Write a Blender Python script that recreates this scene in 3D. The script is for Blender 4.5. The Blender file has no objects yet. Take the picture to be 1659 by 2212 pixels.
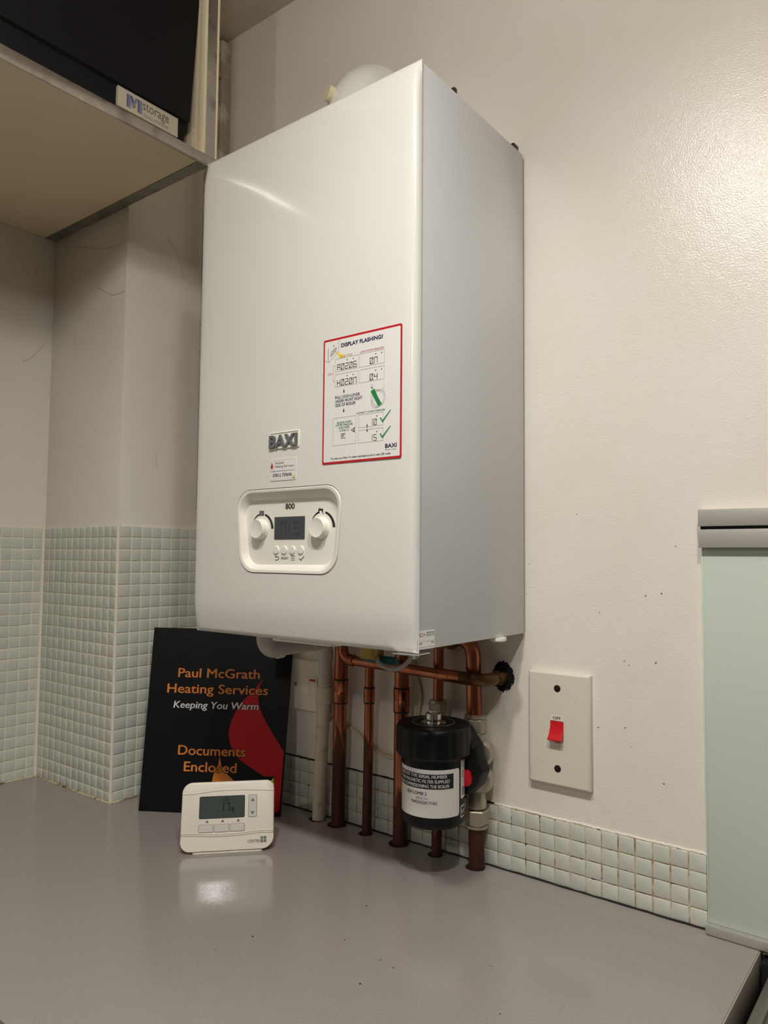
import bpy, bmesh, math, random
from mathutils import Vector, Matrix
random.seed(7)
C = bpy.context.scene.collection
PI = math.pi
Z0 = 1.23                     # height of the boiler's underside above the floor; z values below are measured from it
CT = -.33                     # worktop surface
WY = .004                     # plaster face of the back wall
LX = -.976                    # plaster face of the left wall

# ------------------------------------------------------------------ camera, light, exposure
cam = bpy.data.cameras.new('camera'); camo = bpy.data.objects.new('camera', cam); C.objects.link(camo)
yaw, pitch, roll = .6609, .0601, .0085
f = Vector((-math.sin(yaw)*math.cos(pitch), math.cos(yaw)*math.cos(pitch), math.sin(pitch)))
r = Vector((math.cos(yaw), math.sin(yaw), 0)); u = r.cross(f)
r2 = math.cos(roll)*r + math.sin(roll)*u; u2 = -math.sin(roll)*r + math.cos(roll)*u
m = Matrix((r2, u2, -f)).transposed().to_4x4(); m.translation = Vector((.4864, -.953, .1094 + Z0))
camo.matrix_world = m
cam.sensor_fit = 'HORIZONTAL'; cam.sensor_width = 36; cam.lens = 1597.72*36/1659
cam.clip_start = .01
sc = bpy.context.scene; sc.camera = camo
sc.view_settings.view_transform = 'Standard'; sc.view_settings.look = 'None'
sc.view_settings.gamma = 1; sc.view_settings.use_curve_mapping = False
sc.view_settings.exposure = 0.14
sc.cycles.use_denoising = True
sc.cycles.max_bounces = 10; sc.cycles.diffuse_bounces = 6; sc.cycles.glossy_bounces = 5
sc.cycles.sample_clamp_indirect = 80; sc.cycles.blur_glossy = 0; sc.cycles.caustics_reflective = True

w = bpy.data.worlds.new('world'); sc.world = w; w.use_nodes = True
w.node_tree.nodes['Background'].inputs[0].default_value = (.9, .85, .78, 1)
w.node_tree.nodes['Background'].inputs[1].default_value = .02

def lamp(x, y, z, bare, beam, size=.04, col=(1, .975, .925)):
    # a track spot, or the added fill lamp: most of its light in a wide downward beam, some spilling all round
    for kind, power in (('POINT', bare), ('SPOT', beam)):
        l = bpy.data.lights.new('track_fill_light', kind); l.shadow_soft_size = size
        l.energy = power; l.color = col
        if kind == 'SPOT': l.spot_size = math.radians(160); l.spot_blend = 1
        o = bpy.data.objects.new('track_fill_light', l); C.objects.link(o); o.location = (x, y, z + Z0)
for x, y, z, p, q in ((.155, -.82, .99, 5, 21), (.52, -.82, .99, 5, 21), (.30, -2.45, 1.0, 11, 12)): lamp(x, y, z, p, q)  # the last one is a fill added far back in the room

# ------------------------------------------------------------------ materials
def S(r, g, b):                # sRGB 0-255 to linear
    return tuple(((c/255)/12.92 if c/255 <= .04045 else ((c/255+.055)/1.055)**2.4) for c in (r, g, b))
def M(name, col, rough=.5, metal=0, spec=.5, bump=None, var=None, coat=0, bump2=None, aniso=None):
    mt = bpy.data.materials.new(name); mt.use_nodes = True
    nt = mt.node_tree; N = nt.nodes; L = nt.links; b = N['Principled BSDF']
    b.inputs['Base Color'].default_value = (*col, 1); b.inputs['Roughness'].default_value = rough
    b.inputs['Metallic'].default_value = metal; b.inputs['Specular IOR Level'].default_value = spec
    b.inputs['Coat Weight'].default_value = coat; b.inputs['Coat Roughness'].default_value = .06
    geo = N.new('ShaderNodeNewGeometry')
    def noise(scale, detail=4, st=None):
        n = N.new('ShaderNodeTexNoise'); n.inputs['Scale'].default_value = scale; n.inputs['Detail'].default_value = detail
        if st:
            mp = N.new('ShaderNodeMapping'); mp.inputs['Scale'].default_value = st
            L.new(geo.outputs['Position'], mp.inputs[0]); L.new(mp.outputs[0], n.inputs['Vector'])
        else: L.new(geo.outputs['Position'], n.inputs['Vector'])
        return n
    if var:                    # list of (scale, lo, hi, colour): a second colour where the noise lies between lo and hi
        last = None
        for v in var:
            sca, lo, hi, c2 = v[:4]
            n = noise(sca, 5, v[4] if len(v) > 4 else None)
            rp = N.new('ShaderNodeMapRange'); rp.inputs[1].default_value = lo; rp.inputs[2].default_value = hi
            L.new(n.outputs['Fac'], rp.inputs[0])
            mx = N.new('ShaderNodeMix'); mx.data_type = 'RGBA'
            L.new(rp.outputs[0], mx.inputs[0])
            if last: L.new(last, mx.inputs[6])
            else: mx.inputs[6].default_value = (*col, 1)
            mx.inputs[7].default_value = (*c2, 1); last = mx.outputs[2]
        L.new(last, b.inputs['Base Color'])
    prev = None
    for bp in (bump, bump2):
        if not bp: continue
        n = noise(bp[0], 3, bp[3] if len(bp) > 3 else None)
        bm_ = N.new('ShaderNodeBump'); bm_.inputs['Strength'].default_value = bp[1]; bm_.inputs['Distance'].default_value = bp[2]
        L.new(n.outputs['Fac'], bm_.inputs['Height'])
        if prev: L.new(prev, bm_.inputs['Normal'])
        prev = bm_.outputs[0]
    if prev: L.new(prev, b.inputs['Normal'])
    return mt
def copper(name, zt):          # bright pipe that is tarnished brown below height zt
    mt = M(name, S(205, 128, 92), .28, 1, bump=(60, .15, .0006, (1, 1, .2)))
    nt = mt.node_tree; N = nt.nodes; L = nt.links; b = N['Principled BSDF']
    geo = N.new('ShaderNodeNewGeometry'); sp = N.new('ShaderNodeSeparateXYZ'); L.new(geo.outputs['Position'], sp.inputs[0])
    mp = N.new('ShaderNodeMapping'); mp.inputs['Scale'].default_value = (1, 1, .25); L.new(geo.outputs['Position'], mp.inputs[0])
    n = N.new('ShaderNodeTexNoise'); n.inputs['Scale'].default_value = 70; n.inputs['Detail'].default_value = 4; L.new(mp.outputs[0], n.inputs['Vector'])
    ad = N.new('ShaderNodeMath'); ad.operation = 'MULTIPLY_ADD'; ad.inputs[1].default_value = .22; L.new(n.outputs['Fac'], ad.inputs[0]); L.new(sp.outputs[2], ad.inputs[2])
    rg = N.new('ShaderNodeMapRange'); rg.inputs[1].default_value = zt+Z0+.11-.012; rg.inputs[2].default_value = zt+Z0+.11+.012
    L.new(ad.outputs[0], rg.inputs[0])
    n2 = N.new('ShaderNodeTexNoise'); n2.inputs['Scale'].default_value = 45; n2.inputs['Detail'].default_value = 6; L.new(mp.outputs[0], n2.inputs['Vector'])
    r2_ = N.new('ShaderNodeMapRange'); r2_.inputs[1].default_value = .35; r2_.inputs[2].default_value = .7; L.new(n2.outputs['Fac'], r2_.inputs[0])
    br = N.new('ShaderNodeMix'); br.data_type = 'RGBA'; br.inputs[6].default_value = (*S(196, 126, 96), 1); br.inputs[7].default_value = (*S(160, 92, 68), 1); L.new(r2_.outputs[0], br.inputs[0])
    dk = N.new('ShaderNodeMix'); dk.data_type = 'RGBA'; dk.inputs[6].default_value = (*S(94, 56, 40), 1); dk.inputs[7].default_value = (*S(68, 38, 28), 1); L.new(r2_.outputs[0], dk.inputs[0])
    mx = N.new('ShaderNodeMix'); mx.data_type = 'RGBA'; L.new(rg.outputs[0], mx.inputs[0]); L.new(dk.outputs[2], mx.inputs[6]); L.new(br.outputs[2], mx.inputs[7])
    L.new(mx.outputs[2], b.inputs['Base Color'])
    rr = N.new('ShaderNodeMapRange'); rr.inputs[3].default_value = .5; rr.inputs[4].default_value = .27; L.new(rg.outputs[0], rr.inputs[0]); L.new(rr.outputs[0], b.inputs['Roughness'])
    mr = N.new('ShaderNodeMapRange'); mr.inputs[3].default_value = .55; mr.inputs[4].default_value = 1; L.new(rg.outputs[0], mr.inputs[0]); L.new(mr.outputs[0], b.inputs['Metallic'])
    return mt

SPECK = (260, .74, .78, S(150, 140, 120))
paint = M('cream_wall_paint', S(226, 221, 212), .21, bump=(480, .36, .0010), bump2=(60, .12, .003), var=[(6, .35, .75, S(223, 215, 203)), (95, .775, .79, S(150, 135, 112))], spec=.5)
ceilm = M('ceiling_paint', S(205, 194, 180), .6, bump=(120, .2, .002))
room_m = M('room_wall_paint', S(150, 146, 140), .7)
floor_m = M('floor_vinyl', S(84, 80, 76), .5)
tile_ms = [M('mosaic_tile_%s' % n, S(*c), .22, bump=(30, .08, .002), var=[(300, .62, .7, S(c[0]-8, c[1]-9, c[2]-12))]) for n, c in
           (('pale', (207, 209, 200)), ('green', (203, 206, 196)), ('grey', (200, 202, 194)))]
grout = M('cream_grout', S(228, 221, 205), .8, bump=(200, .3, .001))
grout_d = M('stained_grout', S(206, 190, 160), .85, bump=(200, .3, .001), var=[(55, .42, .66, S(128, 92, 52)), (130, .58, .66, S(52, 38, 26))])
sealant = M('yellowed_sealant', S(206, 192, 160), .5, var=[(60, .5, .62, S(120, 96, 62)), (120, .6, .66, S(48, 38, 28))], bump=(150, .4, .002))
grime = M('black_grime', S(26, 20, 16), .9, bump=(150, .5, .002))
white = M('white_enamel', S(222, 222, 215), .13, coat=.4, bump=(420, .04, .0004))
white_s = M('shaded_white_steel', S(200, 202, 204), .24, spec=.7)  # the front's white, with the side's shade greyed into the colour
plastic = M('white_plastic', S(234, 231, 221), .32)
plastic_w = M('warm_white_plastic', S(228, 220, 206), .36, bump=(900, .05, .0004))
pvc = M('white_waste_pipe', S(205, 201, 194), .35)
pvc_o = M('aged_waste_pipe', S(200, 190, 170), .45, var=[(40, .55, .7, S(160, 148, 128))])
black_p = M('black_plastic', S(9, 9, 10), .42, spec=.3)
black_i = M('black_print', S(22, 22, 24), .55)
navy = M('navy_print', S(28, 28, 78), .55)
red_p = M('red_print', S(186, 18, 32), .5)
redl = M('light_red_print', S(196, 96, 92), .55)
green_p = M('green_print', S(32, 128, 66), .5)
greend = M('dark_green_print', S(70, 120, 88), .55)
grey_l = M('grey_line_print', S(150, 150, 148), .6)
grey_t = M('grey_text_print', S(128, 128, 134), .6)
yellow_p = M('yellow_print', S(236, 214, 70), .5)
amber_p = M('amber_print', S(214, 140, 40), .5)
paper = M('white_sticker_film', S(228, 226, 222), .3)
steel_badge = M('dark_metal_letters', S(112, 114, 114), .35, .25)
lcd = M('dark_lcd_glass', S(70, 74, 77), .35, spec=.3)
lcd_seg = M('lcd_segments', S(58, 62, 65), .4)
lcd_t = M('green_grey_lcd_glass', S(72, 80, 76), .1)
lcd_ts = M('black_lcd_segments', S(16, 18, 18), .4)
grey_print = M('grey_symbol_print', S(104, 104, 104), .5)
btn_g = M('light_grey_button', S(204, 200, 192), .4)
chrome = M('chrome', S(220, 218, 212), .12, 1)
nickel = M('nickel_brass', S(184, 176, 160), .36, .7, bump=(120, .12, .0008))
zinc = M('zinc_plate', S(205, 205, 205), .3, 1)
brass = M('brass', S(158, 134, 78), .42, .9)
teal = M('teal_plastic', S(12, 92, 92), .45)
bronze = M('tarnished_bronze', S(122, 92, 58), .5, .8, var=[(60, .45, .65, S(60, 46, 32))], bump=(150, .4, .001))
flux = M('black_solder_flux', S(24, 20, 18), .6)
cable_m = M('cream_cable', S(206, 196, 158), .5)
cable_g = M('grey_cable', S(160, 158, 154), .4)
switch_m = M('aged_switch_plate', S(214, 208, 192), .34, var=[(28, .62, .75, S(186, 176, 152)), (140, .7, .74, S(120, 108, 86))])
switch_r = M('red_rocker_plastic', S(196, 14, 28), .3)
screw_d = M('dark_screw', S(52, 46, 38), .4, .8)
alu = M('brushed_aluminium', S(190, 188, 183), .42, .55, bump=(500, .06, .0004, (.05, .05, 1)))
alu_c = M('worn_aluminium_edging', S(186, 182, 176), .22, 1, var=[(70, .58, .66, S(206, 192, 184)), (35, .55, .7, S(150, 146, 140))], bump=(40, .2, .001))
alu_u = M('dull_aluminium_strip', S(150, 146, 136), .5, .6, var=[(30, .5, .7, S(120, 116, 106))])
cream_l = M('cream_laminate', S(236, 218, 186), .45)
box_m = M('black_storage_plastic', S(7, 7, 12), .5, spec=.25)
glass_b = M('frosted_green_glass', S(194, 203, 193), .16, spec=.5)
glass_e = M('green_glass_edge', S(206, 220, 206), .2)
laminate = M('grey_worktop_laminate', S(148, 143, 138), .13, bump=(330, .22, .0005, (1, .45, 1)), bump2=(60, .04, .001),
             var=[(500, .45, .7, S(138, 132, 127)), (150, .775, .79, S(40, 36, 32))])
lam_edge = M('worktop_edging', S(168, 156, 144), .45)
steel = M('brushed_steel', S(150, 146, 140), .35, .9)
unit_m = M('base_unit_board', S(190, 184, 172), .5)
dark_m = M('gap_shade', S(14, 11, 10), .95)  # near-black colour standing in for shade in gaps and holes
fold_m = M('black_folder_card', S(9, 10, 15), .38, spec=.3)
orange_p = M('orange_print', S(226, 134, 52), .4)
white_p = M('white_print', S(232, 232, 236), .4)
flame_p = M('flame_red_print', S(190, 22, 32), .38, spec=.3)
tag_m = M('pale_label_card', S(190, 180, 158), .4)
pipebox_m = M('scuffed_boxing_paint', S(168, 160, 148), .5, var=[(22, .5, .6, S(206, 198, 186)), (50, .6, .7, S(96, 88, 78))])

# ------------------------------------------------------------------ mesh building
def V(x, y, z): return Vector((x, y, z + Z0))
class B:
    def __init__(s): s.bm = bmesh.new()
    def add(s, verts, faces, mi=0, sm=None):
        vs = [s.bm.verts.new(v) for v in verts]
        for i_, fc in enumerate(faces):
            try: k = s.bm.faces.new([vs[i] for i in fc])
            except ValueError: continue
            k.material_index = mi; k.smooth = (len(fc) <= 6) if sm is None else sm[i_]
        return s
    def merge(s, b2, mi=0):
        b2.verts.index_update(); b2.normal_update()
        return s.add([v.co.copy() for v in b2.verts], [[v.index for v in fc.verts] for fc in b2.faces], mi, [max(abs(c) for c in fc.normal) < .999 for fc in b2.faces])
    def box(s, x0, x1, y0, y1, z0, z1, bev=0, mi=0, seg=2):
        t = bmesh.new(); bmesh.ops.create_cube(t, size=1)
        for v in t.verts:
            v.co = V(x0 + (v.co.x+.5)*(x1-x0), y0 + (v.co.y+.5)*(y1-y0), z0 + (v.co.z+.5)*(z1-z0))
        if bev: bmesh.ops.bevel(t, geom=list(t.edges), offset=bev, segments=seg, profile=.5, affect='EDGES')
        s.merge(t, mi); t.free(); return s
    def loft(s, loops, cap0=True, cap1=True, mi=0):
        n = len(loops[0]); verts = [p for lp in loops for p in lp]; faces = []
        for k in range(len(loops)-1):
            for i in range(n):
                j = (i+1) % n
                faces.append((k*n+i, k*n+j, (k+1)*n+j, (k+1)*n+i))
        if cap0: faces.append(list(range(n))[::-1])
        if cap1: faces.append([(len(loops)-1)*n+i for i in range(n)])
        return s.add(verts, faces, mi)
    def tube(s, path, rad, n=20, mi=0, caps=True):
        path = [Vector(p) for p in path]; loops = []
        t = (path[1]-path[0]).normalized(); a = t.orthogonal().normalized()
        for i, p in enumerate(path):
            if i == 0: t2 = (path[1]-p).normalized()
            elif i == len(path)-1: t2 = (p-path[i-1]).normalized()
            else: t2 = ((path[i+1]-p).normalized() + (p-path[i-1]).normalized()).normalized()
            a = (a - t2*a.dot(t2)).normalized(); b = t2.cross(a)
            rr = rad[i] if isinstance(rad, (list, tuple)) else rad
            loops.append([p + a*(rr*math.cos(2*PI*k/n)) + b*(rr*math.sin(2*PI*k/n)) for k in range(n)])
        return s.loft(loops, caps, caps, mi)
    def lathe(s, c, ax, prof, n=40, mi=0, a0=None):   # prof: (radius, height along ax)
        c = Vector(c); ax = Vector(ax).normalized(); a = (Vector(a0) if a0 else ax.orthogonal()).normalized(); b = ax.cross(a)
        return s.loft([[c + ax*h + (a*math.cos(2*PI*k/n) + b*math.sin(2*PI*k/n))*q for k in range(n)] for q, h in prof], True, True, mi)
    def prism(s, poly, fr, w0, w1, mi=0):
        return s.loft([[fr(*p, w0) for p in poly], [fr(*p, w1) for p in poly]], True, True, mi)
    def flat(s, poly, fr, w_=0, mi=0):
        return s.add([fr(p[0], p[1], w_) for p in poly], [list(range(len(poly)))], mi)
    def rect(s, u0, u1, v0, v1, fr, w_=0, mi=0): return s.flat([(u0, v0), (u1, v0), (u1, v1), (u0, v1)], fr, w_, mi)
    def frame(s, u0, u1, v0, v1, t, fr, w_=0, mi=0):
        s.rect(u0, u1, v0, v0+t, fr, w_, mi); s.rect(u0, u1, v1-t, v1, fr, w_, mi)
        s.rect(u0, u0+t, v0+t, v1-t, fr, w_, mi); s.rect(u1-t, u1, v0+t, v1-t, fr, w_, mi); return s
    def line(s, pts, t, fr, w_=0, mi=0):
        for p, q in zip(pts, pts[1:]):
            d = Vector((q[0]-p[0], q[1]-p[1])); l = d.length
            if l < 1e-9: continue
            nx, ny = -d.y/l*t/2, d.x/l*t/2
            s.flat([(p[0]-nx, p[1]-ny), (q[0]-nx, q[1]-ny), (q[0]+nx, q[1]+ny), (p[0]+nx, p[1]+ny)], fr, w_, mi)
        return s
    def text(s, txt, u0, v0, h, fr, w_=0, mi=0, width=None, bold=0, ext=0, shear=0, align='LEFT'):
        # cap height h, baseline at (u0, v0); width squeezes or stretches the line
        cu = bpy.data.curves.new('t', 'FONT'); cu.body = txt; cu.size = 1; cu.resolution_u = 3
        cu.extrude = ext/h*.7 if ext else 0; cu.shear = shear
        o = bpy.data.objects.new('t', cu); me = o.to_mesh()
        co = [v.co.copy() for v in me.vertices]; fc = [list(p.vertices) for p in me.polygons]
        o.to_mesh_clear(); bpy.data.objects.remove(o); bpy.data.curves.remove(cu)
        if not co: return s
        x0 = min(c.x for c in co); x1 = max(c.x for c in co); k = h/.70
        kx = width/(x1-x0) if width else k
        off = {'LEFT': 0, 'CENTER': -(x1-x0)*kx/2, 'RIGHT': -(x1-x0)*kx}[align]
        q = bold*h                     # a heavier stroke: the letter again, a hair to each side
        for i, (du, dv) in enumerate([(0, 0)] if not q else [(q*math.cos(a), q*math.sin(a)) for a in [PI/4*i for i in range(8 if bold > .03 else 4)]]):
            s.add([fr(u0 + off + du + (c.x-x0)*kx, v0 + dv + c.y*k, w_ + c.z*k + i*.00002) for c in co], fc, mi)
        return s
    SEG = {'0': 'abcdef', '1': 'bc', '2': 'abged', '3': 'abgcd', '4': 'fgbc', '5': 'afgcd', '6': 'afgedc', '7': 'abc', 'A': 'abcefg', 'H': 'fegbc', 'n': 'abcef', 'o': 'gcde', 'F': 'afge', 'P': 'abgef', '|': 'ef'}
    def seg7(s, ch, u0, v0, cw, h, t, fr, w_=0, mi=0, slash=False):
        g = t*.25; hh = h/2
        R = {'a': (g, cw-g, h-t, h), 'd': (g, cw-g, 0, t), 'g': (g, cw-g, hh-t/2, hh+t/2), 'f': (0, t, hh+g, h-g), 'e': (0, t, g, hh-g), 'b': (cw-t, cw, hh+g, h-g), 'c': (cw-t, cw, g, hh-g)}
        for q in s.SEG[ch]:
            a = R[q]; s.rect(u0+a[0], u0+a[1], v0+a[2], v0+a[3], fr, w_, mi)
        if slash: s.line([(u0+t, v0+t), (u0+cw-t, v0+h-t)], t*.8, fr, w_, mi)
        return s

WORLD = {}
def obj(name, b, mats, parent=None, origin=None, sharp=38):
    me = bpy.data.meshes.new(name); bm = b.bm
    bmesh.ops.recalc_face_normals(bm, faces=bm.faces) if sharp else None
    cs = [v.co for v in bm.verts]
    if origin is None:
        lo = [min(c[i] for c in cs) for i in range(3)]; hi = [max(c[i] for c in cs) for i in range(3)]
        origin = Vector(((lo[0]+hi[0])/2, (lo[1]+hi[1])/2, lo[2]))
    origin = Vector(origin)
    bmesh.ops.translate(bm, vec=-origin, verts=bm.verts)
    bm.to_mesh(me); bm.free()
    if sharp: me.set_sharp_from_angle(angle=math.radians(sharp))
    else:
        for p in me.polygons: p.use_smooth = False
    for q in (mats if isinstance(mats, (list, tuple)) else [mats]): me.materials.append(q)
    o = bpy.data.objects.new(name, me); C.objects.link(o)
    WORLD[o.name] = origin
    if parent: o.parent = parent; o.location = origin - WORLD[parent.name]
    else: o.location = origin
    return o
def thing(name, label, cat, loc, group=None):
    o = bpy.data.objects.new(name, None); C.objects.link(o); o.empty_display_size = .03
    o.location = loc; WORLD[o.name] = Vector(loc); o['label'] = label; o['category'] = cat
    if group: o['group'] = group
    return o
def tag(o, label, cat=None, group=None, kind=None):
    o['label'] = label
    if cat: o['category'] = cat
    if group: o['group'] = group
    if kind: o['kind'] = kind
    return o
def struct(name, b, mats, label, cat): return tag(obj(name, b, mats), label, cat, kind='structure')

def roundpoly(cs, rs, n=7):
    out = []; k = len(cs)
    for i in range(k):
        p = Vector(cs[i]); a = Vector(cs[i-1])-p; c = Vector(cs[(i+1) % k])-p
        rr = rs[i] if isinstance(rs, (list, tuple)) else rs
        a.normalize(); c.normalize(); th = a.angle(c); d = rr/math.tan(th/2)
        cen = p + (a+c).normalized()*(rr/math.sin(th/2)); s0 = p+a*d-cen; s1 = p+c*d-cen
        a0 = math.atan2(s0.y, s0.x); da = (math.atan2(s1.y, s1.x)-a0+PI) % (2*PI)-PI
        out += [(cen.x+rr*math.cos(a0+da*j/n), cen.y+rr*math.sin(a0+da*j/n)) for j in range(n+1)]
    return out
def rrect(u0, u1, v0, v1, rr, n=7, d=0):
    rs = [max(q-d, .0001) for q in (rr if isinstance(rr, (list, tuple)) else [rr]*4)]
    return roundpoly([(u0+d, v0+d), (u1-d, v0+d), (u1-d, v1-d), (u0+d, v1-d)], rs, n)
def hexprof(b, c, ax, rad, h0, h1, mi=0, rot=0):    # a hexagon nut with chamfered ends
    c = Vector(c); ax = Vector(ax).normalized(); a = Vector((1, 0, 0)) if abs(ax.x) < .5 else Vector((0, 1, 0)); a = (a-ax*a.dot(ax)).normalized(); bb = ax.cross(a)
    def lp(q, h): return [c+ax*h+(a*math.cos(rot+k*PI/3)+bb*math.sin(rot+k*PI/3))*q for k in range(6)]
    e = rad*.08; b.loft([lp(rad-e, h0), lp(rad, h0+e), lp(rad, h1-e), lp(rad-e, h1)], True, True, mi)
def front(y): return lambda a, b_, c=0: V(a, y-c, b_)          # a plane facing the room: a along the wall, b up, c towards the room
def facing(o, e, up, nrm): return lambda a, b_, c=0: o + e*a + up*b_ + nrm*c
def arc(c, a, b, rad, t0, t1, n=10): return [Vector(c)+Vector(a)*(rad*math.cos(t0+(t1-t0)*i/n))+Vector(b)*(rad*math.sin(t0+(t1-t0)*i/n)) for i in range(n+1)]

# ------------------------------------------------------------------ the room
FL = -Z0; CE = 1.168; RX = 3.2; RY = -4.2
struct('floor', B().box(LX-.1, RX+.1, RY-.1, .104, FL-.1, FL), floor_m, 'grey floor under the worktop, out of view', 'floor')
struct('ceiling', B().box(LX-.1, RX+.1, RY-.1, .104, CE, CE+.1), ceilm, 'cream painted ceiling above the boiler', 'ceiling')
crack = M('hairline_crack', S(98, 88, 76), .8)
def marks(b, fr, lines):
    for l in lines: b.line(l, .0005, fr, .0002, 1)
    return b
bw = B().box(LX-.1, RX+.1, WY, .104, FL, CE)
for x, z in ((.1391, -.0233), (.1453, -.0282), (.1794, -.022), (.206, .1254), (.1877, .0656), (.1391, -.1086), (.1462, -.1315), (.1873, -.1701), (.1064, .0375), (.1677, .0619), (.0759, .1693), (.0046, .1006), (.1034, -.1133)):
    q = random.uniform(.0006, .0013); bw.flat([(x+q*(1.6 if k % 2 else 1)*math.cos(k*PI/4), z+q*math.sin(k*PI/4)) for k in range(8)], lambda a, c, d=0: V(a, WY-.0002, c), 0, 1)
struct('wall_back', bw, [paint, crack], 'cream painted wall the boiler hangs on', 'wall')
struct('wall_left', marks(B().box(LX-.1, LX, RY-.1, WY, FL, CE), lambda a, c, d=0: V(LX+d, a, c), [[(-.249, .4907), (-.2351, .4991), (-.2073, .5338)], [(-.2299, .6853), (-.2279, .6681)]]), [paint, crack], 'cream painted wall at the far left', 'wall')
struct('wall_right', B().box(RX, RX+.1, RY-.1, WY, FL, CE), room_m, 'plain wall beyond the right edge of the picture', 'wall')
struct('wall_rear', B().box(LX-.1, RX+.1, RY-.1, RY, FL, CE), room_m, 'plain wall behind the camera', 'wall')
PX, PY = -.7135, -.191        # the pier in the left corner: its right face and its front face
wpier = marks(B().box(LX, PX, PY, WY, FL, CE, .0018), lambda a, c, d=0: V(PX+d, a, c), [[(-.1052, .7254), (-.0921, .7143), (-.0807, .7039), (-.0727, .6844), (-.0644, .6584)], [(-.1173, .7096), (-.1129, .708)], [(-.1179, .6728), (-.1132, .6697)], [(-.1179, .3025), (-.1152, .2728)]])
marks(wpier, lambda a, c, d=0: V(a, PY-d, c), [[(-.9029, .7279), (-.8268, .703), (-.7879, .6932), (-.7403, .6886)], [(-.8111, .6231), (-.7777, .6051), (-.7561, .5953), (-.7175, .5951)]])
struct('wall_pier', wpier, [paint, crack], 'cream plastered pier in the corner left of the boiler', 'wall')

def tiles(name, fr, us, vs, g, mats, label):   # a mosaic field: one grout bed and every tile proud of it
    b = B(); b.prism([(us[0], vs[0]), (us[-1], vs[0]), (us[-1], vs[-1]), (us[0], vs[-1])], fr, 0, .0028, 0)
    for i in range(len(us)-1):
        for j in range(len(vs)-1):
            jit = lambda: random.uniform(-.00035, .00035)
            u0, u1, v0, v1 = us[i]+g/2+jit(), us[i+1]-g/2+jit(), vs[j]+g/2+jit(), vs[j+1]-g/2+jit()
            if u1-u0 < .003 or v1-v0 < .003: continue
            tl = [random.uniform(-.00007, .00007) for _ in range(2)]
            h = .004; e = .0007; mi = random.choice((1, 2, 2, 3))
            lp = lambda d, hh: [fr(a, c, hh + (tl[0]*(1 if a > (u0+u1)/2 else -1) + tl[1]*(1 if c > (v0+v1)/2 else -1) if hh > .0035 else 0)) for a, c in rrect(u0, u1, v0, v1, .0012, 2, d)]
            b.loft([lp(0, .002), lp(0, h-e), lp(e*.35, h-e*.3), lp(e, h)], False, True, mi)
    return struct(name, b, mats, label, 'tiles')
TZ = .1615; P = .0215
rows = [CT] + [TZ-P*k for k in range(22, -1, -1) if TZ-P*k > CT+.004]
yA = [PY-.007-.0165-P*k for k in range(24, -1, -1)] + [PY-.007]
tiles('trim_1', lambda a, b, c: V(LX+c, a, b), yA, rows, .0020, [grout]+tile_ms, 'mosaic tiles on the wall at the far left, left of the pier')
uB = [LX+.004] + [PX+.002-P*k for k in range(12, -1, -1) if PX-P*k > LX+.008]; uB[-1] = PX+.002
tiles('trim_2', lambda a, b, c: V(a, PY-c, b), uB, rows, .0020, [grout]+tile_ms, 'mosaic tiles on the narrow front of the pier')
uC = [PY-.002] + [PY+.003+P*k for k in range(1, 10) if PY+P*k < -.004] + [0]
tiles('trim_3', lambda a, b, c: V(PX+c, a, b), uC, rows, .0020, [grout]+tile_ms, 'mosaic tiles on the side of the pier facing the boiler')
uD = [PX] + [.2166-.0218*k for k in range(42, -1, -1) if .2166-.0218*k > PX+.006] + [.2375]
tiles('trim_4', lambda a, b, c: V(a, WY-c, b), uD, [CT+.0215*k for k in range(5)], .0014, [grout_d]+tile_ms, 'four rows of stained mosaic tiles along the back of the worktop')
def bead(name, path, rad, mt, label): return struct(name, B().tube(path, rad, 8), mt, label, 'sealant')
bead('trim_5', [V(LX+.004, PY-.004, CT), V(LX+.004, PY-.004, TZ)], .004, grout, 'cream grout joint in the inner corner of the mosaic')
bead('trim_6', [V(PX+.0015, PY-.0015, CT), V(PX+.0015, PY-.0015, TZ+.004)], .0028, grout, 'cream grout edge down the outer corner of the pier')
def wob(p0, p1, n, a):
    p0, p1 = Vector(p0), Vector(p1)
    return [p0.lerp(p1, i/n) + Vector((random.uniform(-a, a), random.uniform(-a, a), random.uniform(-a, a))) for i in range(n+1)]
bead('trim_7', wob(V(LX+.005, -.70, CT+.0005), V(LX+.005, PY-.005, CT+.0005), 30, .0004), .0017, sealant, 'yellowed sealant at the foot of the far left tiles')
bead('trim_8', wob(V(LX+.005, PY-.005, CT+.0005), V(PX+.004, PY-.005, CT+.0005), 16, .0004), .0017, sealant, 'yellowed sealant at the foot of the pier front')
bead('trim_9', wob(V(PX+.005, PY-.004, CT+.0005), V(PX+.005, 0, CT+.0005), 12, .0004), .0017, sealant, 'yellowed sealant at the foot of the pier side')
bead('trim_10', wob(V(PX+.01, -.0008, CT+.0004), V(.2365, -.0008, CT+.0004), 80, .0006), .0016, grime, 'black grimy joint between worktop and stained tiles')
bead('trim_11', wob(V(-.05, WY-.001, CT+.0868), V(.2375, WY-.001, CT+.0868), 60, .0007), .0017, paint, 'ragged paint edge above the stained tiles')
bead('trim_12', wob(V(PX+.01, WY-.0006, CT+.0868), V(-.052, WY-.0006, CT+.0868), 70, .0006), .0014, grime, 'black dirt line above the tiles under the boiler')
b = B(); b.box(PX, -.664, -.022, WY, .2, CE-.012, .003); b.box(-.688, -.672, -.0255, -.022, .2, CE-.03, .002)
struct('trim_13', b, pipebox_m, 'scuffed grey boxing strip in the corner below the ceiling', 'pipe boxing')

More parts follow.
